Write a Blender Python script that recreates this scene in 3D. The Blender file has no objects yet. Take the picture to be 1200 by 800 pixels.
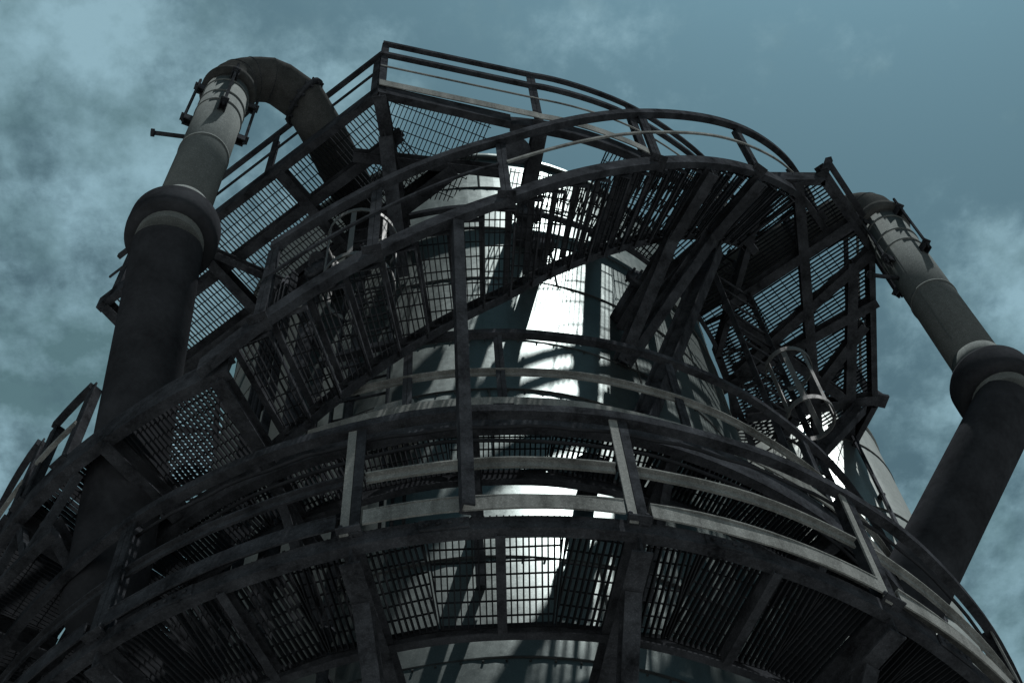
import bpy, math, random
from mathutils import Vector, Matrix
random.seed(7)
scene = bpy.context.scene
C = bpy.data.collections.new("site"); scene.collection.children.link(C)
R = math.radians
CAM_H = 1.6
AX = Vector((8*math.sin(R(-3.4)), 8*math.cos(R(-3.4))))      # axis of the round tower on the plan

# ------------------------------------------------------------------ helpers
def P(r, a, h):                       # radius, angle from the viewer's side (deg, + = right), height over eye level
    return Vector((AX.x + r*math.sin(R(a)), AX.y - r*math.cos(R(a)), h + CAM_H))
def W(x, y, h): return Vector((x, y, h + CAM_H))

class MB:
    def __init__(s): s.v = []; s.f = []; s.smooth = set(); s.cut = None
    def quadring(s, rings, cap=True, smooth=False, close=False):
        n = len(rings[0]); b = len(s.v)
        for rg in rings: s.v += [tuple(p) for p in rg]
        m = len(rings)
        for i in range(m if close else m-1):
            j = (i+1) % m
            for k in range(n):
                l = (k+1) % n
                if smooth: s.smooth.add(len(s.f))
                s.f.append((b+i*n+k, b+i*n+l, b+j*n+l, b+j*n+k))
        if cap and not close:
            s.f.append(tuple(b+k for k in range(n-1, -1, -1)))
            s.f.append(tuple(b+(m-1)*n+k for k in range(n)))
    def bar(s, p, q, w, h, up=Vector((0, 0, 1)), off=(0, 0)):
        """straight box bar from p to q; w across, h along up"""
        p = Vector(p); q = Vector(q); d = (q-p)
        if d.length < 1e-5: return
        d.normalize(); sx = d.cross(up)
        if sx.length < 1e-4: sx = d.cross(Vector((0, 1, 0)))
        sx.normalize(); u = sx.cross(d).normalized()
        o = sx*off[0] + u*off[1]
        prof = [(-w/2, -h/2), (w/2, -h/2), (w/2, h/2), (-w/2, h/2)]
        s.quadring([[c + o + sx*x + u*y for x, y in prof] for c in (p, q)])
    def profbar(s, p, q, prof, out):
        """profile swept along p->q; out = the direction of the profile's x"""
        p = Vector(p); q = Vector(q); d = (q-p).normalized()
        x = (out - d*out.dot(d)).normalized(); y = d.cross(x)
        if y.z < 0 or (abs(y.z) < 1e-3 and y.dot(Vector((1, .3, 0))) < 0): y = -y
        s.quadring([[c + x*a + y*b for a, b in prof] for c in (p, q)])
    def channel(s, p, q, dep, fl, t=.012, out=None):
        """steel channel: web + two flanges"""
        out = out or Vector((0, 0, 1)).cross((Vector(q)-Vector(p)).normalized())
        s.profbar(p, q, [(0, -dep/2), (fl, -dep/2), (fl, -dep/2+t), (t, -dep/2+t), (t, dep/2-t), (fl, dep/2-t), (fl, dep/2), (0, dep/2)], out)
    def ibeam(s, p, q, dep, fl, t=.012):
        d = (Vector(q)-Vector(p)).normalized(); out = Vector((0, 0, 1)).cross(d)
        if out.length < 1e-3: out = Vector((1, 0, 0))
        f = fl/2
        s.profbar(p, q, [(-f, -dep/2), (f, -dep/2), (f, -dep/2+t), (t/2, -dep/2+t), (t/2, dep/2-t), (f, dep/2-t), (f, dep/2), (-f, dep/2), (-f, dep/2-t), (-t/2, dep/2-t), (-t/2, -dep/2+t), (-f, -dep/2+t)], out)
    def angle(s, p, q, w, t=.009, out=Vector((0, -1, 0))):
        s.profbar(p, q, [(0, 0), (w, 0), (w, t), (t, t), (t, w), (0, w)], out)
    def arc(s, prof, r, a0, a1, hf, step=2.0):
        """profile (dr, dz) swept round the tower's axis; hf = height or function of the angle"""
        n = max(2, int(abs(a1-a0)/step)+1)
        full = abs(abs(a1-a0)-360) < 1e-6
        rings = []; f1, f2, p1, p2 = random.choice((5, 7, 9)), random.choice((13, 17, 23)), random.uniform(0, 6), random.uniform(0, 6)
        for i in range(n if not full else n-1):
            a = a0+(a1-a0)*i/(n-1); h = hf(a) if callable(hf) else hf
            wob = .003*math.sin(R(a)*f1+p1)+.002*math.sin(R(a)*f2+p2)           # nothing is rolled to a perfect circle
            rings.append([P(r+x+wob, a, h+y+wob*.6) for x, y in prof])
        s.quadring(rings, close=full)
    def tube(s, pts, rad, n=20, cap=True, close=False):
        pts = [Vector(p) for p in pts]; m = len(pts)
        rr = rad if isinstance(rad, (list, tuple)) else [rad]*m
        rings = []; ref = None
        for i, p in enumerate(pts):
            if close: d = pts[(i+1) % m]-pts[i-1]
            else: d = pts[min(i+1, m-1)]-pts[max(i-1, 0)]
            if d.length < 1e-6: d = pts[min(i+1, m-1)]-pts[max(i-2, 0)]
            d.normalize()
            if ref is None: ref = Vector((1, 0, 0)) if abs(d.x) < .8 else Vector((0, 1, 0))
            x = (ref-d*ref.dot(d)).normalized(); y = d.cross(x); ref = x
            rings.append([p+(x*math.cos(t)+y*math.sin(t))*rr[i] for t in [2*math.pi*k/n for k in range(n)]])
        s.quadring(rings, cap=cap, smooth=True, close=close)
    def lathe(s, c, axis, prof, n=40, smooth=True):
        """profile of (distance along axis, radius), hard edges by doubling points"""
        c = Vector(c); d = Vector(axis).normalized()
        x = d.cross(Vector((0.3, 1, 0.1))).normalized(); y = d.cross(x)
        rings = [[c+d*t+(x*math.cos(k*2*math.pi/n)+y*math.sin(k*2*math.pi/n))*q for k in range(n)] for t, q in prof]
        s.quadring(rings, smooth=smooth)
    def grating(s, poly, d, h, pitch=.033, cross=.085, dep=.04, th=.007):
        """bar grating clipped to a convex plan polygon, bearing bars along d"""
        d = Vector(d).normalized(); e = Vector((-d.y, d.x)); z = h + CAM_H
        poly = [Vector(p) for p in poly]
        def cut(u, v, t):
            hits = []
            for i in range(len(poly)):
                a, b = poly[i], poly[(i+1) % len(poly)]
                fa, fb = a.dot(v)-t, b.dot(v)-t
                if (fa < 0) != (fb < 0): hits.append((a+(b-a)*(fa/(fa-fb))).dot(u))
            return (min(hits), max(hits)) if len(hits) >= 2 else None
        for u, v, pt, w, hh, dz in ((d, e, pitch, th, dep, 0), (e, d, cross, .007, .009, dep/2-.0075)):
            lo = min(p.dot(v) for p in poly); hi = max(p.dot(v) for p in poly)
            t = math.ceil((lo+.004)/pt)*pt
            while t < hi-.003:
                c = cut(u, v, t)
                if c and c[1]-c[0] > .02:
                    j = random.gauss(0, pt*.035); j2 = j+random.gauss(0, pt*.03)
                    p = u*c[0]+v*(t+j); q = u*c[1]+v*(t+j2)
                    s.bar((p.x, p.y, z+dz), (q.x, q.y, z+dz), w, hh)
                t += pt
    def build(s, name, mat, parent=None, bevel=0):
        me = bpy.data.meshes.new(name)
        off = parent_loc(parent) if parent else Vector((0, 0, 0))
        me.from_pydata([tuple(Vector(v)-off) for v in s.v], [], s.f)
        for i in s.smooth: me.polygons[i].use_smooth = True
        me.materials.append(mat)
        if s.cut is not None:
            me.materials.append(GREY)
            for i in range(s.cut[0], s.cut[1]): me.polygons[i].material_index = 1
        me.update()
        import bmesh
        b = bmesh.new(); b.from_mesh(me); bmesh.ops.recalc_face_normals(b, faces=b.faces); b.to_mesh(me); b.free()
        o = bpy.data.objects.new(name, me); C.objects.link(o)
        if parent: o.parent = parent
        if bevel:
            m = o.modifiers.new('bevel', 'BEVEL'); m.width = bevel; m.segments = 2; m.limit_method = 'ANGLE'
        return o
def parent_loc(o):
    v = Vector(o.location)
    while o.parent: o = o.parent; v += Vector(o.location)
    return v
def thing(name, label, cat, loc, group=None):
    o = bpy.data.objects.new(name, None); o.location = loc; o.empty_display_size = .3
    C.objects.link(o); o['label'] = label; o['category'] = cat
    if group: o['group'] = group
    return o
def tag(o, label, cat, group=None):
    o['label'] = label; o['category'] = cat
    if group: o['group'] = group

# ------------------------------------------------------------------ materials
def mat(name, base, rough, metal=0., var=.35, scale=6., bump=.0, streak=False, spec=.5, speck=0., sheet=None):
    m = bpy.data.materials.new(name); m.use_nodes = True
    nt = m.node_tree; N = nt.nodes; L = nt.links; b = N['Principled BSDF']
    tc = N.new('ShaderNodeTexCoord')
    geo = N.new('ShaderNodeNewGeometry')
    n1 = N.new('ShaderNodeTexNoise'); n1.inputs['Scale'].default_value = scale; n1.inputs['Detail'].default_value = 8; n1.inputs['Roughness'].default_value = .65
    mp = N.new('ShaderNodeMapping')
    if streak: mp.inputs['Scale'].default_value = (1, 1, .12)
    L.new(geo.outputs['Position'], mp.inputs['Vector']); L.new(mp.outputs['Vector'], n1.inputs['Vector'])
    n2 = N.new('ShaderNodeTexNoise'); n2.inputs['Scale'].default_value = scale*9; n2.inputs['Detail'].default_value = 6; n2.inputs['Roughness'].default_value = .7
    L.new(geo.outputs['Position'], n2.inputs['Vector'])
    add = N.new('ShaderNodeMath'); add.operation = 'MULTIPLY_ADD'; add.inputs[1].default_value = .45; 
    L.new(n2.outputs['Fac'], add.inputs[0]); L.new(n1.outputs['Fac'], add.inputs[2])
    cr = N.new('ShaderNodeValToRGB')
    e = cr.color_ramp.elements
    lo = tuple(c*(1-var) for c in base); hi = tuple(min(1, c*(1+var)) for c in base)
    e[0].position = .5; e[0].color = (*lo, 1); e[1].position = .95; e[1].color = (*hi, 1)
    L.new(add.outputs[0], cr.inputs['Fac'])
    col = cr.outputs['Color']
    if speck:
        n3 = N.new('ShaderNodeTexNoise'); n3.inputs['Scale'].default_value = 130; n3.inputs['Detail'].default_value = 2
        L.new(geo.outputs['Position'], n3.inputs['Vector'])
        r3 = N.new('ShaderNodeValToRGB'); r3.color_ramp.elements[0].position = .5; r3.color_ramp.elements[1].position = .8
        r3.color_ramp.elements[0].color = (1, 1, 1, 1); r3.color_ramp.elements[1].color = (1+speck*3,)*3+(1,)
        L.new(n3.outputs['Fac'], r3.inputs['Fac'])
        mx = N.new('ShaderNodeMix'); mx.data_type = 'RGBA'; mx.blend_type = 'MULTIPLY'; mx.inputs['Factor'].default_value = 1
        L.new(col, mx.inputs['A']); L.new(r3.outputs['Color'], mx.inputs['B']); col = mx.outputs['Result']
    L.new(col, b.inputs['Base Color'])
    mr = N.new('ShaderNodeMapRange'); mr.inputs['From Min'].default_value = .45; mr.inputs['From Max'].default_value = 1.0
    mr.inputs['To Min'].default_value = rough*.85; mr.inputs['To Max'].default_value = min(1, rough*1.25)
    L.new(add.outputs[0], mr.inputs['Value']); L.new(mr.outputs['Result'], b.inputs['Roughness'])
    if sheet: mr.inputs['To Min'].default_value = rough*.72; mr.inputs['To Max'].default_value = rough*1.5
    b.inputs['Metallic'].default_value = metal
    b.inputs['Specular IOR Level'].default_value = spec
    if bump:
        bp = N.new('ShaderNodeBump'); bp.inputs['Strength'].default_value = 1; bp.inputs['Distance'].default_value = bump
        L.new(add.outputs[0], bp.inputs['Height']); L.new(bp.outputs['Normal'], b.inputs['Normal'])
    if sheet:                              # weathered sheet metal: a satin reflection over a little grey oxide
        gl = N.new('ShaderNodeBsdfGlossy'); df = N.new('ShaderNodeBsdfDiffuse'); ad = N.new('ShaderNodeAddShader')
        L.new(col, gl.inputs['Color']); L.new(mr.outputs['Result'], gl.inputs['Roughness'])
        df.inputs['Color'].default_value = (*sheet, 1)
        if bump:
            L.new(bp.outputs['Normal'], gl.inputs['Normal'])
        L.new(gl.outputs[0], ad.inputs[0]); L.new(df.outputs[0], ad.inputs[1])
        L.new(ad.outputs[0], N['Material Output'].inputs['Surface'])
    return m
STEEL = mat('black_painted_steel', (.0235, .0257, .029), .8, .0, .75, 5, .0015, spec=0, speck=.25)
GREY = mat('weathered_galvanised_steel', (.115, .121, .116), .7, .0, .55, 5, .0015, streak=True, spec=0, speck=.25)
GRATE = mat('grating_steel', (.018, .0197, .022), .8, .0, .4, 3, 0, spec=0)
PIPE = mat('weathered_pipe_paint', (.072, .081, .080), .7, .0, .3, 2.2, .001, streak=True, spec=0, speck=.3)
BLACK = mat('matte_black', (.021, .0228, .0255), .85, .0, .4, 3, .002, spec=0)
DARKP = mat('dark_pipe_paint', (.032, .034, .0335), .7, .0, .4, 2.5, .001, streak=True, spec=.0, speck=.3)  # elbow and skirt tone, darker than the riser
VSHELL = mat('vessel_cladding', (.085, .093, .091), .38, 1.0, .3, 1.6, .0005, streak=True, speck=.2, sheet=(.06, .066, .064))
SHELL = mat('aluminium_cladding', (.046, .053, .0525), .365, 1.0, .4, 1.6, .0006, streak=True, speck=.2, sheet=(.020, .0235, .023))
SEAM = mat('cladding_seam', (.035, .038, .038), .7, 0., .5, 9, .002, spec=0)
GALV = mat('galvanised_steel', (.045, .049, .049), .7, .0, .35, 9, .001)
CONC = mat('yard_concrete', (.20, .203, .2), .9, 0, .3, .8, .01)

# ------------------------------------------------------------------ ground
g = MB(); g.quadring([[(-900, -900, 0), (900, -900, 0)], [(-900, 900, 0), (900, 900, 0)]], cap=False)
g.f = [(0, 1, 3, 2)]
go = g.build('ground', CONC); go['kind'] = 'structure'

# ------------------------------------------------------------------ tower
RT = 2.56; TOP = 15.25
tower = thing('furnace_tower', 'tall round furnace tower clad in shiny sheet metal, ringed by the galleries', 'tower', (AX.x, AX.y, 0))
m = MB(); m.lathe((AX.x, AX.y, 0), (0, 0, 1), [(0, RT), (TOP+CAM_H, RT)], n=120); m.build('shell', SHELL, tower)
m = MB(); m.lathe((AX.x, AX.y, TOP+CAM_H), (0, 0, 1), [(.002, RT+.03), (.10, RT+.03), (.10, RT-.05), (.45, RT*.55), (.6, .5), (.6, .01)], n=96); m.build('roof', SHELL, tower)
for i, h in enumerate([-.2, 1.0, 2.2, 3.4, 4.6, 5.75, 6.95, 7.95, 9.05, 10.15, 11.0, 12.2, 13.35, 14.4]):
    m = MB(); m.arc([(-.004, -.007), (.007, -.005), (.008, .005), (-.004, .007)], RT, 0, 360, h, 3)
    # lap joints: rivets along the seam
    for k in range(0, 120):
        a = k*3+random.uniform(-.3, .3)
        m.lathe(P(RT-.002, a, h-.03), (math.sin(R(a)), -math.cos(R(a)), 0), [(0, .008), (.009, .007), (.009, .001)], n=6)
    m.build('weld_seam', SEAM, tower)
    a0 = (i*29) % 72
    hn = h+1.1
    for k in range(3):
        a = a0+k*120-10; m = MB()
        m.bar(P(RT+.002, a, h+.02), P(RT+.002, a, hn), .014, .008, up=Vector((math.sin(R(a)), -math.cos(R(a)), 0)))
        m.build('plate_joint', SEAM, tower)
# flanged nozzles on the upper shell; lowest one added to hide wall glare
for a, h, ln in ((16, 12.2, .34), (15, 13.0, .30), (33, 11.9, .4), (-24, 12.6, .3), (38, 9.3, .25), (19.5, 8.72, .22)):
    n = Vector((math.sin(R(a)), -math.cos(R(a)), 0)); c = P(RT-.02, a, h)
    m = MB(); m.lathe(c, n, [(0, .07), (ln, .07)], n=18); m.lathe(c+n*ln, n, [(0, .13), (.03, .13), (.03, .135), (.06, .135), (.06, .01)], n=22)
    for k in range(8):
        t = k*math.pi/4; side = n.cross(Vector((0, 0, 1)))
        m.lathe(c+n*(ln-.03)+side*(.108*math.cos(t))+Vector((0, 0, .108*math.sin(t))), n, [(0, .012), (.12, .012)], n=6)
    m.build('flanged_nozzle', STEEL, tower)

# ------------------------------------------------------------------ gallery pieces
FLAT = [(-.012, -.04), (.012, -.04), (.012, .04), (-.012, .04)]
def rail_arc(th, name, r, a0, a1, hf, w=.035, hgt=.07, step=2):
    MM = GREY if name == 'mid_rail' else STEEL
    m = MB(); m.arc([(-w/2, -hgt/2), (w/2, -hgt/2), (w/2, hgt/2), (-w/2, hgt/2)], r, a0, a1, hf, step); return m.build(name, MM, th)
def post(th, r, a, h0, h1, w=.085, name='post', sunlit=True):
    m = MB(); o = Vector((math.sin(R(a)), -math.cos(R(a)), 0)); s = Vector((math.cos(R(a)), math.sin(R(a)), 0))
    p0, p1 = P(r, a, h0), P(r, a, h1)
    t = .012
    prof = [(w*.5, 0), (w*1.0, 0), (w*1.0, t), (w*.5+t, t), (w*.5+t, w), (w*.5, w)]      # black angle
    m.quadring([[c + s*(x-w/2) - o*(y) for x, y in prof] for c in (p0, p1)])
    f0 = len(m.f)                                                                   # flat bar bolted beside it; grey finish paints in a sunlit strip
    m.quadring([[c + s*(x-w/2) + o*y for x, y in ((0, -t), (w*.46, -t), (w*.46, 0), (0, 0))] for c in (p0, p1-Vector((0, 0, .06)))])
    if w > .1 and sunlit: m.cut = (f0, len(m.f))
    m.bar(p0+Vector((0, 0, .008))-o*.03, p0+Vector((0, 0, .02))-o*.03, .13, .13, up=o)   # foot plate
    for dx in (-.045, .045):
        m.lathe(p0+s*dx+o*.0+Vector((0, 0, .06)), o, [(-.01, .013), (.016, .013), (.016, .001)], n=6)
    return m.build(name, STEEL, th)
FINE = dict(pitch=.040, cross=.11, dep=.028, th=.0055)
def ring_grating(th, r0, r1, a0, a1, h, pan, gap=.3):
    k = max(1, round((a1-a0)/pan)); da = (a1-a0)/k
    for i in range(k):
        b0 = a0+i*da+gap/2; b1 = b0+da-gap; bm = (b0+b1)/2
        q = lambda r, a: P(r, a, 0).xy
        poly = [q(r0, b0), q(r1, b0), q(r1*1.0, bm), q(r1, b1), q(r0, b1)]
        m = MB(); m.grating(poly, (math.sin(R(bm)), -math.cos(R(bm))), h, **(FINE if th.name == 'upper_platform' else {}))
        for u, v in ((poly[0], poly[1]), (poly[4], poly[3]), (poly[0], poly[4])):       # banding bars
            m.bar((u.x, u.y, h+CAM_H), (v.x, v.y, h+CAM_H), .006, .034)
        m.build('grating_panel', GRATE, th)

# ------------------------------------------------------------------ lowest gallery (full ring)
A = thing('lower_gallery', 'lowest and widest ring gallery with grating floor and railings round the tower', 'gallery', P(0, 0, 6.6))
RA0, RA1, HA = 3.0, 3.72, 6.62
ring_grating(A, RA0+.02, RA1-.03, -180+4.5, 180+4.5, HA+.03, 11.6)
m = MB(); m.arc([(0, -.055), (.012, -.055), (.012, .055), (-.05, .055), (-.05, .045), (0, .045), (0, -.045), (-.05, -.045), (-.05, -.055)][::-1], RA1-.03, -180, 180, HA-.03, 2); m.build('edge_beam', STEEL, A)
m = MB(); m.arc([(0, -.06), (.045, -.06), (.045, -.05), (.01, -.05), (.01, .07), (0, .07)], RA0-.005, -180, 180, HA-.02, 2); m.build('inner_ring_beam', STEEL, A)
angsA = [-7+23*k for k in range(-7, 9)][:16]
angsA = [a for a in angsA if a < 185]
for i, a in enumerate(angsA):
    post(A, RA1+.012, a, HA-.02, 7.74, .105, sunlit=a > -8)  # left posts stay all black, their shade put into the colour
    m = MB(); m.ibeam(P(RT+.02, a, HA-.13), P(RA1-.035, a, HA-.13), .19, .11, .014); m.build('radial_beam', STEEL, A)
    m = MB(); m.ibeam(P(RT+.02, a, HA-1.25), P(RA1-.3, a, HA-.22), .11, .09, .012)
    m.bar(P(RT+.012, a, HA-1.5), P(RT+.012, a, HA-.95), .02, .2, up=Vector((math.cos(R(a)), math.sin(R(a)), 0)))
    m.build('knee_brace', STEEL, A)
    b = a+23 if i < len(angsA)-1 else a+15
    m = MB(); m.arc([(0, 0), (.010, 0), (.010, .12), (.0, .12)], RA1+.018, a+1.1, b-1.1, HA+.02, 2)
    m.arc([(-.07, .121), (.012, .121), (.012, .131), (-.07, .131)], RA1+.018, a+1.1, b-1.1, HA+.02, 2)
    fin = GREY if a > -8 else STEEL  # left bays coloured black to paint in the shade on that side
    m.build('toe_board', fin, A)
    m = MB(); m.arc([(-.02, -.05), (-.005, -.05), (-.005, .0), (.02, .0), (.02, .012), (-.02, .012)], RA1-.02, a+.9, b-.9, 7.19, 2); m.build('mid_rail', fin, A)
    m = MB(); am = a+11.5
    m.channel(P(RA0+.05, am, HA-.07), P(RA1-.05, am, HA-.07), .1, .05, .008); m.build('joist', STEEL, A)
for a in [angsA[i]+d for i in range(len(angsA)) for d in (7.5,)]:
    o_ = Vector((math.sin(R(a)), -math.cos(R(a)), 0)); s_ = Vector((math.cos(R(a)), math.sin(R(a)), 0)); c = P(RA1-.03+.017, a, HA-.03)
    m = MB(); m.bar(c-s_*.13, c+s_*.13, .012, .085)
    for k in (-.09, -.03, .03, .09):
        for z in (0,): m.lathe(c+s_*k+Vector((0, 0, z))+o_*.004, o_, [(0, .013), (.014, .013), (.014, .001)], n=6)
    m.build('splice_plate', STEEL, A)
m = MB(); pts = [P(RA1-.055, a, 7.63+.012*math.sin(a*.9)) for a in range(-30, 100, 2)]; m.tube(pts, .011, 8); m.build('conduit', BLACK, A)
rail_arc(A, 'top_rail', RA1+.0, -180, 180, 7.70, .06, .075)

# ------------------------------------------------------------------ middle gallery
B = thing('middle_gallery', 'narrow ring gallery with railing just above the lowest one, hugging the tower', 'gallery', P(0, 0, 8.4))
RB0, RB1, HB = 2.9, 3.34, 8.36
ring_grating(B, RB0+.02, RB1-.02, -180, 180, HB+.03, 12)
m = MB(); m.arc([(0, -.12), (.012, -.12), (.012, .10), (-.05, .10), (-.05, .09), (0, .09), (0, -.11), (-.05, -.11), (-.05, -.12)][::-1], RB1, -180, 180, HB-.05, 2); m.build('edge_beam', STEEL, B)
m = MB(); m.arc([(0, -.09), (.045, -.09), (.045, -.08), (.01, -.08), (.01, .07), (0, .07)], RB0-.005, -180, 180, HB-.03, 2); m.build('inner_ring_beam', STEEL, B)
for a in [-15, -4, 6.5, 27.5, 48, 69, 90, 111, 132, 153, 174, 195, 216, 237, 258, 279]:
    post(B, RB1+.005, a, HB+.05, 9.5, .06)
for k in range(16):
    a = 3+k*22.5
    m = MB(); m.ibeam(P(RT+.02, a, HB-.1), P(RB1-.01, a, HB-.1), .13, .08, .012); m.build('radial_beam', STEEL, B)
    m = MB(); m.ibeam(P(RT+.02, a, HB-.75), P(RB1-.2, a, HB-.17), .08, .06, .01); m.build('knee_brace', STEEL, B)
m = MB(); m.arc([(0, 0), (.01, 0), (.01, .12), (0, .12)], RB1+.02, -15, 285, HB+.05, 2); m.build('toe_board', GREY, B)
m = MB(); pts = [P(RB1-.06, a, HB-.2-.03*abs(math.sin(R(a*8)))) for a in range(-40, 110, 1)]; m.tube(pts, .013, 8); m.build('conduit', BLACK, B)
rail_arc(B, 'top_rail', RB1+.0, -15, 285, 9.5, .05, .06)
m = MB(); m.arc([(-.02, -.035), (-.008, -.035), (-.008, 0), (.02, 0), (.02, .01), (-.02, .01)], RB1, -15, 285, 8.95, 2); m.build('mid_rail', GREY, B)

# ------------------------------------------------------------------ landing at the foot of the stair (left)
HL = 8.40
LD = thing('stair_landing', 'grating landing with railing at the left foot of the curved stair', 'platform', P(3.8, -40, HL))
ring_grating(LD, RB1+.03, 4.02, -66, -19, HL+.03, 11.8)
m = MB()
m.arc([(0, -.11), (.012, -.11), (.012, .11), (-.06, .11), (-.06, .1), (0, .1), (0, -.1), (-.06, -.1), (-.06, -.11)][::-1], 4.05, -67, -18, HL, 2); m.build('edge_beam', STEEL, LD)
for a in (-67, -55, -43, -31, -19):
    m = MB(); m.ibeam(P(RB1+.02, a, HL-.09), P(4.04, a, HL-.09), .16, .09, .012); m.build('radial_beam', STEEL, LD)
for a in (-66, -45.5, -43, -37):
    post(LD, 4.06, a, HL+.05, 9.52, .075)
rail_arc(LD, 'top_rail', 4.06, -66, -45.5, 9.49, .045, .07); rail_arc(LD, 'top_rail', 4.06, -43, -37, 9.5, .045, .07)
rail_arc(LD, 'mid_rail', 4.06, -66, -45.5, 8.98, .03, .045); rail_arc(LD, 'mid_rail', 4.06, -43, -37, 8.98, .03, .045)
for a in (-60, -40):
    m = MB(); m.ibeam(P(RT+.02, a, 6.95), P(3.9, a, HL-.18), .12, .09, .012); m.build('knee_brace', STEEL, LD)
m = MB()   # lattice girder under the landing edge
pts = [P(3.98, -67+k*4, HL-.75 if k % 2 else HL-.14) for k in range(9)]
for p, q in zip(pts, pts[1:]): m.bar(p, q, .05, .05)
m.arc([(-.03, -.03), (.03, -.03), (.03, .03), (-.03, .03)], 3.98, -67, -35, HL-.78, 2); m.build('lattice_girder', STEEL, LD)

# ------------------------------------------------------------------ curved stair
def sh(a): return 8.45+.062*(a+18) if a < 8 else 10.062+.0775*(a-8)
A_END = 8+(13.7-10.062)/.0775
ST = thing('curved_stair', 'curved steel stair with open grating treads climbing round the tower', 'stair', P(3.8, -18, 8.4))
RS0, RS1 = 3.38, 4.15
SPRO = [(0, -.08), (.06, -.08), (.06, -.07), (.012, -.07), (.012, .07), (.06, .07), (.06, .08), (0, .08)]
m = MB(); m.arc([(-x, y) for x, y in SPRO][::-1], RS1+.01, -20, 61, lambda a: min(sh(a), 13.74)-.02, 1.5); m.build('outer_stringer', STEEL, ST)
m = MB(); m.arc(SPRO, RS0-.01, -20, A_END+1, lambda a: sh(a)-.02, 1.5); m.build('inner_stringer', STEEL, ST)
NT = 26
for i in range(NT):
    h = 8.45+(13.7-8.45)*(i+.6)/NT
    a = -18+(h-8.45)/.062
    if a > 8: a = 8+(h-10.062)/.0775
    da = 3.35
    q = lambda r, b: P(r, b, 0).xy
    poly = [q(RS0+.02, a-da/2), q(RS1-.075, a-da/2), q(RS1-.075, a+da/2), q(RS0+.02, a+da/2)]
    m = MB(); m.grating(poly, (math.sin(R(a)), -math.cos(R(a))), h, pitch=.037, cross=.1, dep=.026)
    t = m.build('tread', GRATE, ST)
    m = MB()
    for u, v, w in ((0, 1, .04), (3, 2, .012)):
        m.bar((*poly[u], h+CAM_H+.002), (*poly[v], h+CAM_H+.002), w, .045)
    m.bar((*poly[0], h+CAM_H-.01), (*poly[3], h+CAM_H-.01), .008, .07); m.bar((*poly[1], h+CAM_H-.01), (*poly[2], h+CAM_H-.01), .008, .07)
    m.build('nosing', STEEL, t)
for a in (-14.8, -5, 7.5, 25, 42, 59):
    post(ST, RS1+.03, a, min(sh(a), 13.74)-.08, min(sh(a), 14.0)+1.1, .075)
rail_arc(ST, 'top_rail', RS1+.03, -15, 65, lambda a: min(sh(a), 14.0)+1.08, .06, .10, 1.5)
rail_arc(ST, 'mid_rail', RS1+.03, 7.9, 65, lambda a: min(sh(a), 14.0)+.58, .018, .035, 1.5)
mr_ = MB(); mr_.arc([(-.009, -.017), (.009, -.017), (.009, .017), (-.009, .017)], RS1+.03, -15, 7.1, lambda a: sh(a)+.58, 1.5); mr_.build('mid_rail', STEEL, ST)  # left run coloured darker, its weaker light put into the colour
# struts from the shell up to the stringers
for a, h, a2 in ((31, 11.0, 33), (31.6, 11.0, 42)):
    hh = sh(a2)-.16
    m = MB(); m.ibeam(P(RT+.01, a, h), P(RS0+.12, a2, hh-.05), .12, .1, .012); m.build('knee_brace', STEEL, ST)
    m = MB(); m.ibeam(P(RT+.01, a2, hh-.08), P(RS1-.02, a2, hh-.08), .14, .09, .012); m.build('bracket_beam', STEEL, ST)

# small-bore services on the shaded side of the shell
for a, r_, h0, h1, rad, lab in ((-17, 2.68, 3, 13.2, .035, 'thin dark riser pipe clipped to the shell just left of the caged ladder'), (-27, 2.74, 2, 13.0, .07, 'thicker dark riser pipe on the shaded left flank of the tower')):
    m = MB(); m.tube([P(r_, a, h0), P(r_, a, h1), P(r_-.05, a, h1+.12), P(RT-.02, a, h1+.16)], rad, 14)
    k = h0+.5
    while k < h1:
        m.bar(P(RT, a, k), P(r_+rad+.01, a, k), .05, .03); m.lathe(P(r_, a, k+.35), (0, 0, 1), [(0, rad), (0, rad+.02), (.03, rad+.02), (.03, rad)], n=14); k += 1.15
    o = m.build('riser_pipe', STEEL); tag(o, lab, 'pipe')
t = thing('cable_tray', 'upright cable tray with dark cables on the left flank of the tower', 'tray', P(2.7, -36, 4))
for da in (-2.6, 2.6):
    m = MB(); m.bar(P(2.72, -36+da, 3), P(2.72, -36+da, 13.4), .014, .08, up=Vector((math.sin(R(-36)), -math.cos(R(-36)), 0))); m.build('side_rail', STEEL, t)
for i in range(35):
    m = MB(); m.bar(P(2.70, -38.5, 3.1+i*.3), P(2.70, -33.5, 3.1+i*.3), .03, .015); m.build('cross_bar', STEEL, t)
for da in (-1.3, -.3, .8):
    m = MB(); m.tube([P(2.73+random.uniform(0, .015), -36+da+random.uniform(-.2, .2), 3+i*.8) for i in range(14)], .02, 8); m.build('cable', BLACK, t)
t = thing('junction_box', 'small grey junction box fixed to the shell left of the stair prop', 'box', P(RT, -9, 9.6))
c = P(RT+.10, -9, 9.6); nn = Vector((math.sin(R(-9)), -math.cos(R(-9)), 0))
m = MB(); m.bar(c-Vector((0, 0, .2)), c+Vector((0, 0, .2)), .3, .16, up=nn); m.build('body', GREY, t, bevel=.012)
m = MB(); m.bar(c+nn*.09-Vector((0, 0, .18)), c+nn*.09+Vector((0, 0, .18)), .27, .018, up=nn); m.build('lid', GREY, t, bevel=.006)
for k in (-.08, 0, .08):
    m = MB(); sdir = Vector((math.cos(R(-9)), math.sin(R(-9)), 0)); m.lathe(c+sdir*k-Vector((0, 0, .2)), (0, 0, -1), [(0, .022), (.04, .022), (.04, .012), (1.1, .012)], n=10); m.build('cable', BLACK, t)

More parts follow.
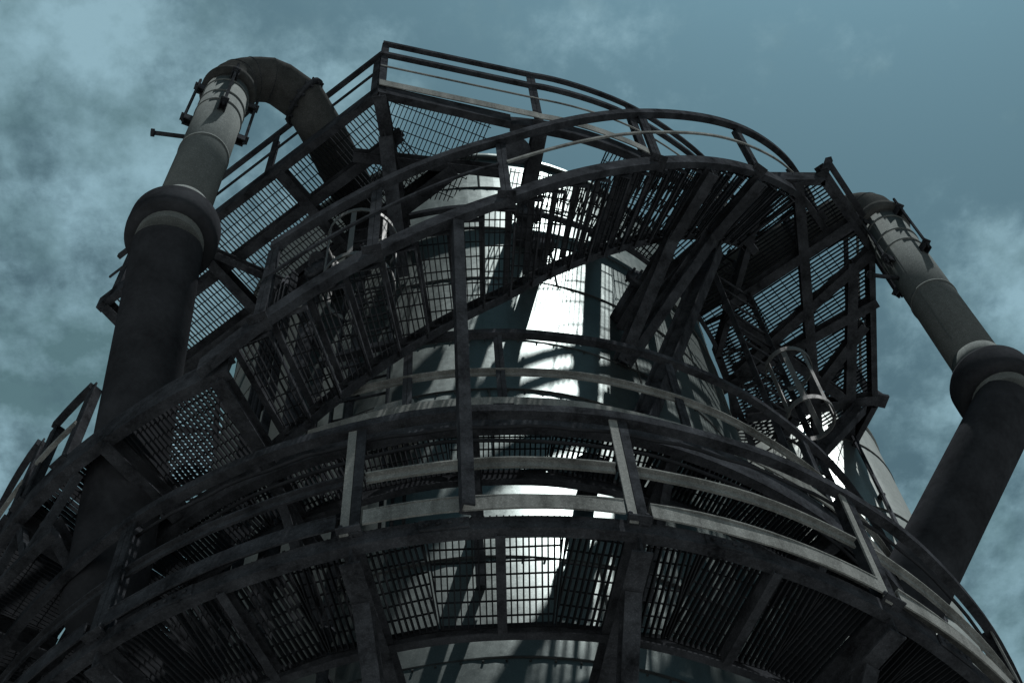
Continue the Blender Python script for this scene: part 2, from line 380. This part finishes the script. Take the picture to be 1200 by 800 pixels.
for a, r_, h, lab in ((12, 3.3, 13.35, 'small dark floodlight hung below the upper platform near its middle'),):
    c = P(r_, a, h); o_ = Vector((math.sin(R(a)), -math.cos(R(a)), 0)); s_ = Vector((math.cos(R(a)), math.sin(R(a)), 0)); d = (o_*.6-Vector((0, 0, .8))).normalized()
    t = thing('floodlight', lab, 'lamp', c)
    m = MB(); m.lathe(c, d, [(-.1, .02), (-.1, .06), (0, .075), (.09, .13), (.1, .13), (.1, .12)], n=20); m.build('housing', STEEL, t)
    m = MB(); m.lathe(c, d, [(.085, .118), (.09, .118), (.09, .001)], n=20); m.build('lens', GALV, t)
    m = MB(); m.bar(c+s_*.14, c+s_*.14+Vector((0, 0, .22)), .03, .008, up=s_); m.bar(c-s_*.14, c-s_*.14+Vector((0, 0, .22)), .03, .008, up=s_); m.bar(c-s_*.145+Vector((0, 0, .225)), c+s_*.145+Vector((0, 0, .225)), .03, .01); m.bar(c+Vector((0, 0, .22)), c+Vector((0, 0, .34)), .03, .03); m.build('bracket', STEEL, t)

# prop from the lowest gallery up to the stair
m = MB(); a0 = 3.6
p0 = P(RA1+.05, 1.9, 6.63); p1 = P(RS1-.02, 2.2, sh(2.6)-.13)
m.channel(p0, p1, .075, .07, .012, out=Vector((.9, .3, 0)))
pr = m.build('stair_prop', STEEL); tag(pr, 'long slender steel prop from the lowest gallery edge up to the curved stair', 'post')

# ------------------------------------------------------------------ upper platform
HC = 13.7
UP = thing('upper_platform', 'angular platform with grating floor at the tower top, above the curved stair', 'platform', P(0, 0, HC))
K = [Vector(p) for p in [(-3.95, 5.93), (-.97, 4.10), (.24, 4.53)]]
u1 = (K[0]-K[1]).normalized(); n1 = Vector((u1.y, -u1.x));
if n1.dot(AX-K[1]) < 0: n1 = -n1
u2 = (K[2]-K[1]).normalized(); n2 = Vector((-u2.y, u2.x))
if n2.dot(AX-K[1]) < 0: n2 = -n2
def V3(p, h): return Vector((p.x, p.y, h+CAM_H))
mid = .46; wid = .95
for k in range(3):
    t0 = .14+k*1.08; t1 = t0+1.06
    for s0, s1 in ((.06, mid-.03), (mid+.03, wid)):
        a_, b_ = K[1]+u1*t0, K[1]+u1*t1
        poly = [a_+n1*s0, b_+n1*s0, b_+n1*s1, a_+n1*s1]
        m = MB(); m.grating(poly, n1, HC+.03, **FINE); 
        m.build('grating_panel', GRATE, UP)
poly = [K[1]+u2*.1+n2*.05, K[1]+u2*1.12+n2*.05, K[1]+u2*1.02+n2*.62, K[1]+u2*.1+n2*.62]
m = MB(); m.grating(poly, n2+u2*-.15, HC+.03, **FINE); m.build('grating_panel', GRATE, UP)
poly = [K[1]+u2*.1+n2*.68, K[1]+u2*1.0+n2*.68, K[1]+u2*.9+n2*.95, K[1]+u2*.12+n2*1.05]
m = MB(); m.grating(poly, n2+u2*-.15, HC+.03, **FINE); m.build('grating_panel', GRATE, UP)
ring_grating(UP, RT+.1, 3.02, 12, 26.7, HC+.03, 7.3)  # narrow strip added in the open bay to shade the wall below
ring_grating(UP, RT+.1, 3.44, 27, 56, HC+.03, 9.6)
ring_grating(UP, RT+.1, 3.2, 56.5, 91, HC-.01, 9)
ring_grating(UP, RT+.1, 3.5, 92, 292, HC+.03, 12)
# edge channels
m = MB(); m.channel(V3(K[1], HC-.03), V3(K[0], HC-.03), .22, .07, .012, out=Vector((*n1, 0))); m.build('edge_beam', STEEL, UP)
m = MB(); m.channel(V3(K[1], HC-.03), V3(K[1]+u2*1.25, HC-.03), .22, .07, .012, out=Vector((*n2, 0))); m.build('edge_beam', STEEL, UP)
m = MB(); m.arc([(0, -.11), (.012, -.11), (.012, .11), (-.06, .11), (-.06, .1), (0, .1), (0, -.1), (-.06, -.1), (-.06, -.11)][::-1], 3.5, 11, 57, HC-.03, 2); m.build('edge_beam', STEEL, UP)
m = MB(); m.arc([(0, -.11), (.012, -.11), (.012, .11), (-.06, .11), (-.06, .1), (0, .1), (0, -.1), (-.06, -.1), (-.06, -.11)][::-1], 3.52, 100, 295, HC-.03, 3); m.build('edge_beam', STEEL, UP)
# joists under the left wing
m = MB(); m.ibeam(V3(K[1]+u1*.1+n1*mid, HC-.07), V3(K[0]+n1*mid, HC-.07), .15, .10); m.build('joist', STEEL, UP)
m = MB(); m.ibeam(V3(K[1]+u1*-.1+n1*(wid+.05), HC-.09), V3(K[0]+n1*(wid+.05), HC-.13), .30, .14); m.build('joist', STEEL, UP)
for t in (1.2, 2.3, 3.4):
    m = MB(); m.ibeam(V3(K[1]+u1*t+n1*.03, HC-.14), V3(K[1]+u1*t+n1*(wid+.02), HC-.14), .16, .1); m.build('cross_beam', STEEL, UP)
m = MB(); m.ibeam(V3(K[1]+u1*2.3+n1*.05, HC-.2), V3(K[1]+u1*1.75+n1*(wid+.1), HC-.35), .1, .07); m.build('diagonal_brace', STEEL, UP)
# corner bracket
cw = P(RT+.02, -9.5, HC-.2)
m = MB(); m.ibeam(V3(K[1]+n1*.02, HC-.14), cw, .2, .12, .014); m.build('radial_beam', STEEL, UP)
m = MB()   # tapered gusset plate under the corner
c0 = V3(K[1], HC-.25); d_ = (cw-c0); d_.z = 0
s_ = Vector((-d_.y, d_.x, 0)).normalized()*.008
e0 = c0+d_*.25; e1 = cw+Vector((0, 0, -.05)); e2 = cw+Vector((0, 0, -1.1)); e3 = c0+d_*.28+Vector((0, 0, -.06))
m.quadring([[p+s_ for p in (e0, e1, e2, e3)], [p-s_ for p in (e0, e1, e2, e3)]])
e = d_.normalized()
m.bar(e3, e2, .13, .014, up=(e*.5+Vector((0, 0, 1))))
m.build('gusset', STEEL, UP)
for a in (15.5, 32, 50, 110, 140, 170, 200, 230, 260):
    m = MB(); m.ibeam(P(RT+.02, a, HC-.16), P(3.49, a, HC-.16), .2, .13, .014); m.build('radial_beam', STEEL, UP)
    if a > 60: m = MB(); m.ibeam(P(RT+.02, a, HC-1.2), P(3.3, a, HC-.27), .1, .09, .012); m.build('knee_brace', STEEL, UP)
# inner ring beam near the shell and seat beam crossing behind the stair
m = MB(); m.arc([(0, -.09), (.045, -.09), (.045, -.08), (.01, -.08), (.01, .07), (0, .07)], RT+.07, -100, 260, HC-.03, 2); m.build('inner_ring_beam', STEEL, UP)
m = MB(); m.ibeam(V3(K[1]+u2*-.1+n2*.66, HC-.1), V3(K[1]+u2*1.3+n2*.5, HC-.1), .14, .09); m.build('cross_beam', STEEL, UP)
# wing on the right
WG = [Vector(p) for p in [(2.55, 5.35), (3.12, 5.42), (3.6, 6.2), (3.65, 7.96), (3.32, 8.62), (2.45, 8.7), (2.0, 7.2)]]
wd = Vector((.86, -.51))
m = MB(); m.grating(WG, wd, HC+.03, **FINE); m.build('grating_panel', GRATE, UP)
for p, q in zip(WG, WG[1:]+WG[:1]):
    m = MB(); o = (q-p).normalized(); m.channel(V3(p, HC-.03), V3(q, HC-.03), .2, .06, .012); m.build('edge_beam', STEEL, UP)
for p, q in (((3.36, 5.9), (2.1, 6.65)), ((3.62, 6.75), (2.05, 7.55)), ((3.63, 7.85), (2.3, 7.9)), ((2.85, 5.4), (3.05, 8.6)), ((3.58, 6.2), (2.2, 7.4)), ((3.4, 7.9), (2.15, 6.75)), ((2.35, 8.6), (3.5, 7.0)), ((3.38, 6.3), (3.35, 8.4))):
    m = MB(); m.ibeam(W(*p, HC-.12), W(*q, HC-.12+random.uniform(-.002, .002)), .12, .10, .012); m.build('cross_beam', STEEL, UP)
m = MB(); m.ibeam(P(RT+.02, 85, 11.6), W(3.45, 7.9, HC-.2), .13, .11, .014); m.build('knee_brace', STEEL, UP)
m = MB(); m.ibeam(P(RT-.0, 33, 10.1), P(3.3, 47, HC-.75), .15, .14, .016); m.build('knee_brace', STEEL, UP)
m = MB(); m.bar(W(3.62, 7.9, HC-.05), W(3.76, 7.95, HC-.05), .14, .04); m.bar(W(3.62, 7.82, HC+.02), W(3.75, 7.92, HC-.03), .02, .12); m.build('bracket', STEEL, UP)
# railings of the upper platform
def spost(p, h0, h1, out, w=.08):
    m = MB(); o = Vector((*out, 0)).normalized(); s = Vector((-o.y, o.x, 0)); t = .012
    prof = [(0, 0), (w, 0), (w, t), (t, t), (t, w), (0, w)]
    m.quadring([[V3(p, h)+s*(x-w/2)-o*y for x, y in prof] for h in (h0, h1)]); m.build('post', STEEL, UP)
HR = 14.8
for t, hh in ((.06, 14.86), (1.35, HR), (2.35, HR), (3.3, HR)):
    spost(K[1]+u1*t, HC-.1, hh, -n1)
spost(K[1]+u2*.03, HC-.1, 15.2, -n2, .07)
post(UP, 3.53, 15.5, HC-.1, 15.22, .085); post(UP, 3.53, 33, HC-.1, 15.22, .085); post(UP, 3.53, 50, HC-.1, 15.22, .085)
for a in (120, 145, 170, 195, 220, 245, 270): post(UP, 3.53, a, HC-.1, HR, .08)
rail_arc(UP, 'top_rail', 3.53, 108, 292, HR, .04, .06); rail_arc(UP, 'mid_rail', 3.53, 108, 292, 14.3, .02, .04)
m = MB(); m.bar(V3(K[1], HR), V3(K[0], HR), .045, .075); m.build('top_rail', STEEL, UP)
m = MB(); m.bar(V3(K[1], 14.28), V3(K[0], 14.28), .02, .035); m.build('mid_rail', STEEL, UP)
PQ = P(3.53, 15.5, 0).xy
for h, w, hh, nm in ((HR, .045, .075, 'top_rail'), (15.18, .045, .06, 'guard_rail'), (14.4, .015, .02, 'mid_rail')):
    m = MB(); m.bar(V3(K[1], h), V3(PQ, h), w, hh); m.build(nm, GREY if nm == 'mid_rail' else STEEL, UP)
    m = MB(); m.arc([(-w/2, -hh/2), (w/2, -hh/2), (w/2, hh/2), (-w/2, hh/2)], 3.53, 15.3, 57, h, 2); m.build(nm, GREY if nm == 'mid_rail' else STEEL, UP)
m = MB(); m.bar(V3(K[1]-n2*.012, HC+.12), V3(PQ-n2*.012, HC+.12), .01, .15); m.build('toe_board', GREY, UP)
m = MB(); m.arc([(0, 0), (.01, 0), (.01, .15), (0, .15)], 3.53, 15.5, 57, HC+.05, 2); m.build('toe_board', GREY, UP)
for p in WG[2:5]: spost(p, HC-.1, HR, Vector((1, 0)))
spost((WG[2]+WG[3])/2, HC-.1, HR, Vector((1, 0)))
for p, q in zip(WG[2:5], WG[3:6]):
    m = MB(); m.bar(V3(p, HR), V3(q, HR), .04, .06); m.build('top_rail', STEEL, UP)
    m = MB(); m.bar(V3(p, 14.28), V3(q, 14.28), .02, .035); m.build('mid_rail', GREY, UP)

# ------------------------------------------------------------------ grating wing at the far lower left
HW = 6.60
LW = thing('side_walkway', 'dark grating walkway beside the lowest gallery at far left, below the landing', 'platform', P(4.0, -45, HW))
ring_grating(LW, 3.80, 4.20, -74, -44, HW+.02, 10)
m = MB(); m.arc([(0, -.09), (.012, -.09), (.012, .09), (-.05, .09), (-.05, .08), (0, .08), (0, -.08), (-.05, -.08), (-.05, -.09)][::-1], 4.22, -75, -43.5, HW-.04, 2); m.build('edge_beam', STEEL, LW)
for a in (-44, -54, -64, -74):
    m = MB(); m.ibeam(P(3.76, a, HW-.12), P(4.21, a, HW-.12), .14, .09, .01); m.build('radial_beam', STEEL, LW)
for a in (-49, -66):
    m = MB(); m.ibeam(P(2.9, a, HW-1.3), P(4.15, a, HW-.2), .12, .1, .012); m.build('knee_brace', STEEL, LW)

# ------------------------------------------------------------------ gas pipes
def arcpts(p, d0, d1, rad, n=5):
    """polyline bend from direction d0 to d1 with radius rad starting at p (mitred elbow)"""
    d0 = d0.normalized(); d1 = d1.normalized(); ang = d0.angle(d1); ax = d0.cross(d1).normalized()
    c = p + ax.cross(d0)*rad; out = []
    for i in range(n+1):
        out.append(c + Matrix.Rotation(ang*i/n, 3, ax) @ (p-c))
    return out
def mitre_tube(m, pts, rad, n=36):
    """tube of straight segments, flat shaded lengthwise between hard mitre joints"""
    pts = [Vector(p) for p in pts]; ref = Vector((.31, .95, .05)); rings = []
    for i, p in enumerate(pts):
        if i == 0: t = pts[1]-p
        elif i == len(pts)-1: t = p-pts[i-1]
        else: t = (pts[i+1]-p).normalized()+(p-pts[i-1]).normalized()
        t.normalize()
        d = (pts[i+1]-p if i < len(pts)-1 else p-pts[i-1]).normalized()
        x = (ref-d*ref.dot(d)).normalized(); y = d.cross(x); ref = x
        rg = []
        for k in range(n):
            v = (x*math.cos(2*math.pi*k/n)+y*math.sin(2*math.pi*k/n))*rad
            v = v - d*(v.dot(t)/d.dot(t)); rg.append(p+v)
        rings.append(rg)
    for a, b in zip(rings, rings[1:]): m.quadring([a, b], cap=False, smooth=True)
    m.f.append(tuple(range(len(m.v)-n, len(m.v))))
def gas_pipe(name, label, x, y, head, low_end, mid_pts):
    t = thing(name, label, 'pipe', W(x, y, 10.6), 'gas pipes rising beside the tower')
    U = Vector((0, 0, 1)); base = W(x, y, 10.49)
    rp = .205
    m = MB(); m.lathe(W(x, y, 10.6), U, [(0, rp), (3.35, rp)], n=48); m.build('riser', PIPE, t)
    n = Vector((-.75, -.66, 0)); m = MB(); m.bar(W(x, y, 11.1)+n*rp, W(x, y, 13.6)+n*rp, .012, .006, up=n); m.build('seam', PIPE, t)
    for h in (12.1, 13.05, 13.3, 13.62):
        m = MB(); m.lathe(W(x, y, h), U, [(0, rp), (0, rp+.008), (.03, rp+.008), (.03, rp)], n=48); m.build('band', PIPE, t)
    m = MB(); m.lathe(W(x, y, 10.68), U, [(0, rp), (0, rp+.012), (.22, rp+.012), (.22, rp)], n=48); m.build('sleeve', PIPE, t)
    # wide collar
    m = MB(); m.lathe(base, U, [(-.19, .25), (-.19, .31), (-.155, .33), (-.1, .335), (.08, .335), (.12, .32), (.14, .235), (.14, .2)], n=56); m.build('collar', BLACK, t)
    # lower leg in matte black, darker than the riser
    p0 = W(x, y, 10.4); p1 = W(x, y, 10.2)
    m = MB(); mitre_tube(m, [p0, p1], .245); m.build('neck', PIPE, t)
    m = MB(); mitre_tube(m, [p1]+[Vector(q) for q in low_end], .25); m.build('lower_leg', BLACK, t)
    # mitred elbow at the top
    d1 = Vector(head).normalized()
    pts = [W(x, y, 13.8)] + arcpts(W(x, y, 14.08), U, d1, .34, 6)
    pts += [Vector(q) for q in mid_pts]
    m = MB(); mitre_tube(m, pts, .215); m.build('elbow', DARKP, t)
    for i in (3, 5, 7):                                  # weld beads on the mitre joints
        dd = (pts[i+1]-pts[i-1]).normalized(); m = MB()
        m.lathe(pts[i]-dd*.008, dd, [(0, .212), (.004, .2185), (.010, .2185), (.014, .212)], n=36); m.build('weld_bead', STEEL, t)
    m = MB(); m.lathe(W(x, y, 13.78), U, [(0, .21), (0, .255), (.14, .255), (.2, .22)], n=48); m.build('elbow_skirt', DARKP, t)
    m = MB()
    e0 = pts[9]; dd = (pts[9]-pts[8]).normalized()
    m.lathe(e0-dd*.02, dd, [(0, .21), (0, .265), (.035, .265), (.035, .21)], n=40)
    for k in range(12):
        s = dd.cross(U).normalized(); w = s.cross(dd)
        m.lathe(e0-dd*.045+s*(.242*math.cos(k*math.pi/6))+w*(.242*math.sin(k*math.pi/6)), dd, [(0, .014), (.085, .014), (.085, .001)], n=6)
    m.build('flange', STEEL, t)
    # tie rods of the expansion joint
    for k in range(4):
        a = .5+k*math.pi/2; n = Vector((math.cos(a), math.sin(a), 0)); s = Vector((-n.y, n.x, 0))
        m = MB()
        m.bar(W(x, y, 12.75)+n*(rp+.07), W(x, y, 13.95)+n*(rp+.07), .02, .02)
        for h in (12.85, 13.74):
            m.bar(W(x, y, h)+n*(rp-.01), W(x, y, h)+n*(rp+.10), .07, .02)
            for q in (-.03, .03): m.bar(W(x, y, h-.09)+n*(rp+.03)+s*q, W(x, y, h+.0)+n*(rp+.03)+s*q, .01, .08, up=n)
            m.lathe(W(x, y, h+.011)+n*(rp+.07), U, [(0, .024), (.035, .024), (.035, .01)], n=6); m.lathe(W(x, y, h-.05)+n*(rp+.07), U, [(0, .024), (.035, .024), (.035, .01)], n=6)
        m.build('tie_rod', STEEL, t)
    n = Vector((-.8, -.2, 0)).normalized()
    m = MB(); m.tube([W(x, y, 12.55)+n*(rp-.02), W(x, y, 12.55)+n*(rp+.28)], .02, 10); m.lathe(W(x, y, 12.55)+n*(rp+.26), n, [(0, .035), (.03, .035), (.03, .01)], n=10); m.build('drain_stub', STEEL, t)
    return t
tw = P(RT-.05, -24, 14.0)
gas_pipe('gas_pipe', 'gas pipe left of the tower, with a gooseneck bend over the platform railing', -2.37, 4.06, (.95, .22, .03),
         [(-2.62, 5.31, 7.7+CAM_H), (-2.2, 6.6, 6.9+CAM_H)], [W(-1.96, 4.2, 14.46), W(-1.74, 4.36, 14.34), W(-1.58, 4.64, 14.14), P(RT-.1, -18, 14.0)])
gas_pipe('gas_pipe', 'gas pipe right of the tower, its black lower leg bent inwards', 3.745, 6.09, (-.93, .36, 0),
         [W(2.42, 6.55, 8.35), P(RT-.1, 80, 7.9)], [W(3.2, 6.3, 14.42), W(3.0, 6.38, 14.42), W(2.8, 6.46, 14.42), P(RT-.1, 66, 14.42)])
pb = MB(); pb.ibeam(W(3.10, 5.36, HC+.02), W(3.86, 6.66, HC+.02), .15, .10, .014); pb.ibeam(W(3.2, 5.34, HC+.12), W(3.9, 6.55, HC+.12), .07, .06, .01)
pb.bar(W(3.13, 5.36, HC-.06), W(3.22, 5.33, HC+.16), .05, .06)
o = pb.build('pipe_support', STEEL); tag(o, 'twin steel outrigger beams from the stair head towards the right pipe', 'beam')

# ------------------------------------------------------------------ vessel behind, on the right
VX, VY, VR = 2.93, 9.1, .92
ves = thing('storage_vessel', 'shiny metal cylinder standing behind the tower on the right', 'vessel', (VX, VY, 0))
m = MB(); m.lathe((VX, VY, 0), (0, 0, 1), [(0, VR), (14.2+CAM_H, VR), ], n=80); m.build('shell', VSHELL, ves)
m = MB(); m.lathe((VX, VY, 14.2+CAM_H), (0, 0, 1), [(.002, VR+.02), (.06, VR+.02), (.06, VR), (.5, .3), (.5, .01)], n=64); m.build('roof', VSHELL, ves)
for h in (6.2, 8.4, 10.6, 12.2, 13.5):
    m = MB(); m.lathe((VX, VY, h+CAM_H), (0, 0, 1), [(-.012, VR-.01), (-.012, VR+.008), (.012, VR+.008), (.012, VR-.01)], n=64); m.build('hoop_seam', SEAM, ves)
def vp(a, d, h): return W(VX+(VR+d)*math.sin(R(a)), VY-(VR+d)*math.cos(R(a)), h)
m = MB(); m.tube([vp(28, .05, -1.5), vp(28, .05, 14.0)], .022, 10)
for h in range(0, 14): m.bar(vp(28, -.01, h+.4), vp(28, .07, h+.4), .05, .03)
m.build('conduit', STEEL, ves)

# ------------------------------------------------------------------ caged ladders
def caged_ladder(label, x, y, face, h0, h1, hoops, rad=.33):
    t = thing('caged_ladder', label, 'ladder', W(x, y, h0), 'caged ladders on the tower')
    f = Vector((math.sin(R(face)), -math.cos(R(face)), 0)); s = Vector((math.cos(R(face)), math.sin(R(face)), 0)); U = Vector((0, 0, 1))
    c = W(x, y, 0)
    for k in (-1, 1):
        m = MB(); m.bar(c-f*rad+s*.21*k+U*h0, c-f*rad+s*.21*k+U*h1, .055, .014, up=s); m.build('stile', STEEL, t)
    h = h0+.2
    while h < h1-.05:
        m = MB(); m.tube([c-f*rad-s*.21+U*h, c-f*rad+s*.21+U*h], .012, 8); m.build('rung', STEEL, t); h += .28
    for h in hoops:
        m = MB(); rings = []
        for k in range(25):
            b = R(-142+284*k/24); d = f*math.cos(b)+s*math.sin(b)
            rings.append([c+d*(rad+q)+U*(h+z) for q, z in ((0, -.03), (.008, -.03), (.008, .03), (0, .03))])
        m.quadring(rings); m.build('hoop', GALV, t)
    for b in (-110, -55, 0, 55, 110):
        d = f*math.cos(R(b))+s*math.sin(R(b)); m = MB()
        m.bar(c+d*(rad-.005)+U*(hoops[0]-.03), c+d*(rad-.005)+U*(hoops[-1]+.03), .045, .008, up=d); m.build('strap', GALV, t)
caged_ladder('caged ladder under the right-hand wing of the upper platform', 2.3, 6.22, 40, 8.5, 14.6, [10.55, 11.4], .19)
q = P(3.0, -14, 0)
caged_ladder('caged ladder in the shade left of the stair, against the tower', q.x, q.y, -6, 8.5, 14.6, [11.45, 12.4], .3)

# ------------------------------------------------------------------ camera
f_px = 1800.0
cam = bpy.data.cameras.new('camera'); co = bpy.data.objects.new('camera', cam); scene.collection.objects.link(co)
cam.sensor_width = 36; cam.lens = f_px/1200*36; cam.clip_end = 5000; cam.clip_start = .05
up = Vector((505.2-600, -(-493.2-400), -f_px)).normalized()
fw = Vector((0, 0, -1)); nh = (fw-up*fw.dot(up)).normalized(); rt = nh.cross(up)
M = Matrix((rt, nh, up))
co.matrix_world = Matrix.Translation((0, 0, CAM_H)) @ M.to_4x4()
scene.camera = co

# ------------------------------------------------------------------ light
SUN_AZ = 58.0; SUN_EL = 75.0          # azimuth measured like the angles round the tower
sd = Vector((math.sin(R(SUN_AZ))*math.cos(R(SUN_EL)), -math.cos(R(SUN_AZ))*math.cos(R(SUN_EL)), math.sin(R(SUN_EL))))
sl = bpy.data.lights.new('sun', 'SUN'); sl.energy = 5.0; sl.angle = R(.5); sl.color = (1, .99, .965)
so = bpy.data.objects.new('sun', sl); scene.collection.objects.link(so)
so.rotation_euler = sd.to_track_quat('Z', 'Y').to_euler(); so.location = (20, -20, 40)

w = bpy.data.worlds.new("World"); scene.world = w; w.use_nodes = True
nt = w.node_tree; N = nt.nodes; L = nt.links; bg = N['Background']
sky = N.new('ShaderNodeTexSky'); sky.sky_type = 'NISHITA'; sky.sun_disc = False
sky.sun_elevation = R(SUN_EL); sky.sun_rotation = math.atan2(sd.x, sd.y); sky.air_density = 1.2; sky.dust_density = 2.5; sky.ozone_density = 1.0
bw = N.new('ShaderNodeRGBToBW'); L.new(sky.outputs[0], bw.inputs[0])
hs = N.new('ShaderNodeMix'); hs.data_type = 'RGBA'; hs.blend_type = 'MULTIPLY'; hs.inputs['Factor'].default_value = 1
L.new(bw.outputs[0], hs.inputs['A']); hs.inputs['B'].default_value = (.268, .495, .615, 1)
tc = N.new('ShaderNodeTexCoord'); sx = N.new('ShaderNodeSeparateXYZ'); L.new(tc.outputs['Generated'], sx.inputs[0])
def math_(op, a, b=None, c=None):
    n = N.new('ShaderNodeMath'); n.operation = op
    for i, v in enumerate((a, b, c)):
        if v is None: continue
        if isinstance(v, (int, float)): n.inputs[i].default_value = v
        else: L.new(v, n.inputs[i])
    return n.outputs[0]
zc = math_('MAXIMUM', sx.outputs['Z'], .08)
qx = math_('DIVIDE', sx.outputs['X'], zc); qy = math_('DIVIDE', sx.outputs['Y'], zc)
cb = N.new('ShaderNodeCombineXYZ'); L.new(qx, cb.inputs[0]); L.new(qy, cb.inputs[1])
def noise(scale, detail, rough, dist=0., off=(0, 0, 0), st=(1, 1, 1)):
    mp = N.new('ShaderNodeMapping'); mp.inputs['Location'].default_value = off; mp.inputs['Scale'].default_value = st
    L.new(cb.outputs[0], mp.inputs['Vector'])
    n = N.new('ShaderNodeTexNoise'); n.inputs['Scale'].default_value = scale; n.inputs['Detail'].default_value = detail; n.inputs['Roughness'].default_value = rough; n.inputs['Distortion'].default_value = dist
    L.new(mp.outputs[0], n.inputs['Vector']); return n.outputs['Fac']
nbig = noise(8, 10, .58, .0, (1.7, .3, 0)); nfine = noise(22, 12, .65, .1, (3.1, 2.2, .4))
cl = math_('MULTIPLY_ADD', nfine, .75, nbig)
# where on the sky the cloud banks lie: one bank to the left, one low on the right
def bank(cx, cy, sxx, syy):
    a = math_('DIVIDE', math_('SUBTRACT', qx, cx), sxx); b = math_('DIVIDE', math_('SUBTRACT', qy, cy), syy)
    d = math_('ADD', math_('MULTIPLY', a, a), math_('MULTIPLY', b, b))
    return math_('DIVIDE', 1.0, math_('ADD', 1.0, math_('MULTIPLY', d, d)))
bk = math_('ADD', bank(-.38, .42, .34, .6), bank(.47, .72, .2, .32))
cl = math_('ADD', cl, math_('MULTIPLY', bk, .42))
mr = N.new('ShaderNodeMapRange'); mr.interpolation_type = 'SMOOTHSTEP'
mr.inputs['From Min'].default_value = 1.0; mr.inputs['From Max'].default_value = 1.40; L.new(cl, mr.inputs['Value'])
# light and dark within the cloud
sh_ = noise(9, 10, .6, .0, (5.3, 1.9, 2))
cr = N.new('ShaderNodeValToRGB'); L.new(sh_, cr.inputs['Fac'])
e = cr.color_ramp.elements; e[0].position = .38; e[0].color = (1.0, 1.85, 2.1, 1); e[1].position = .60; e[1].color = (2.75, 4.4, 5.15, 1)
mx = N.new('ShaderNodeMix'); mx.data_type = 'RGBA'
L.new(mr.outputs['Result'], mx.inputs['Factor']); L.new(hs.outputs['Result'], mx.inputs['A']); L.new(cr.outputs['Color'], mx.inputs['B'])
L.new(mx.outputs['Result'], bg.inputs['Color']); bg.inputs['Strength'].default_value = .057

scene.view_settings.view_transform = 'Standard'; scene.view_settings.look = 'None'
scene.view_settings.exposure = .8; scene.view_settings.gamma = 1; scene.view_settings.use_curve_mapping = False
scene.render.engine = 'CYCLES'
scene.render.resolution_x = 1024; scene.render.resolution_y = 682
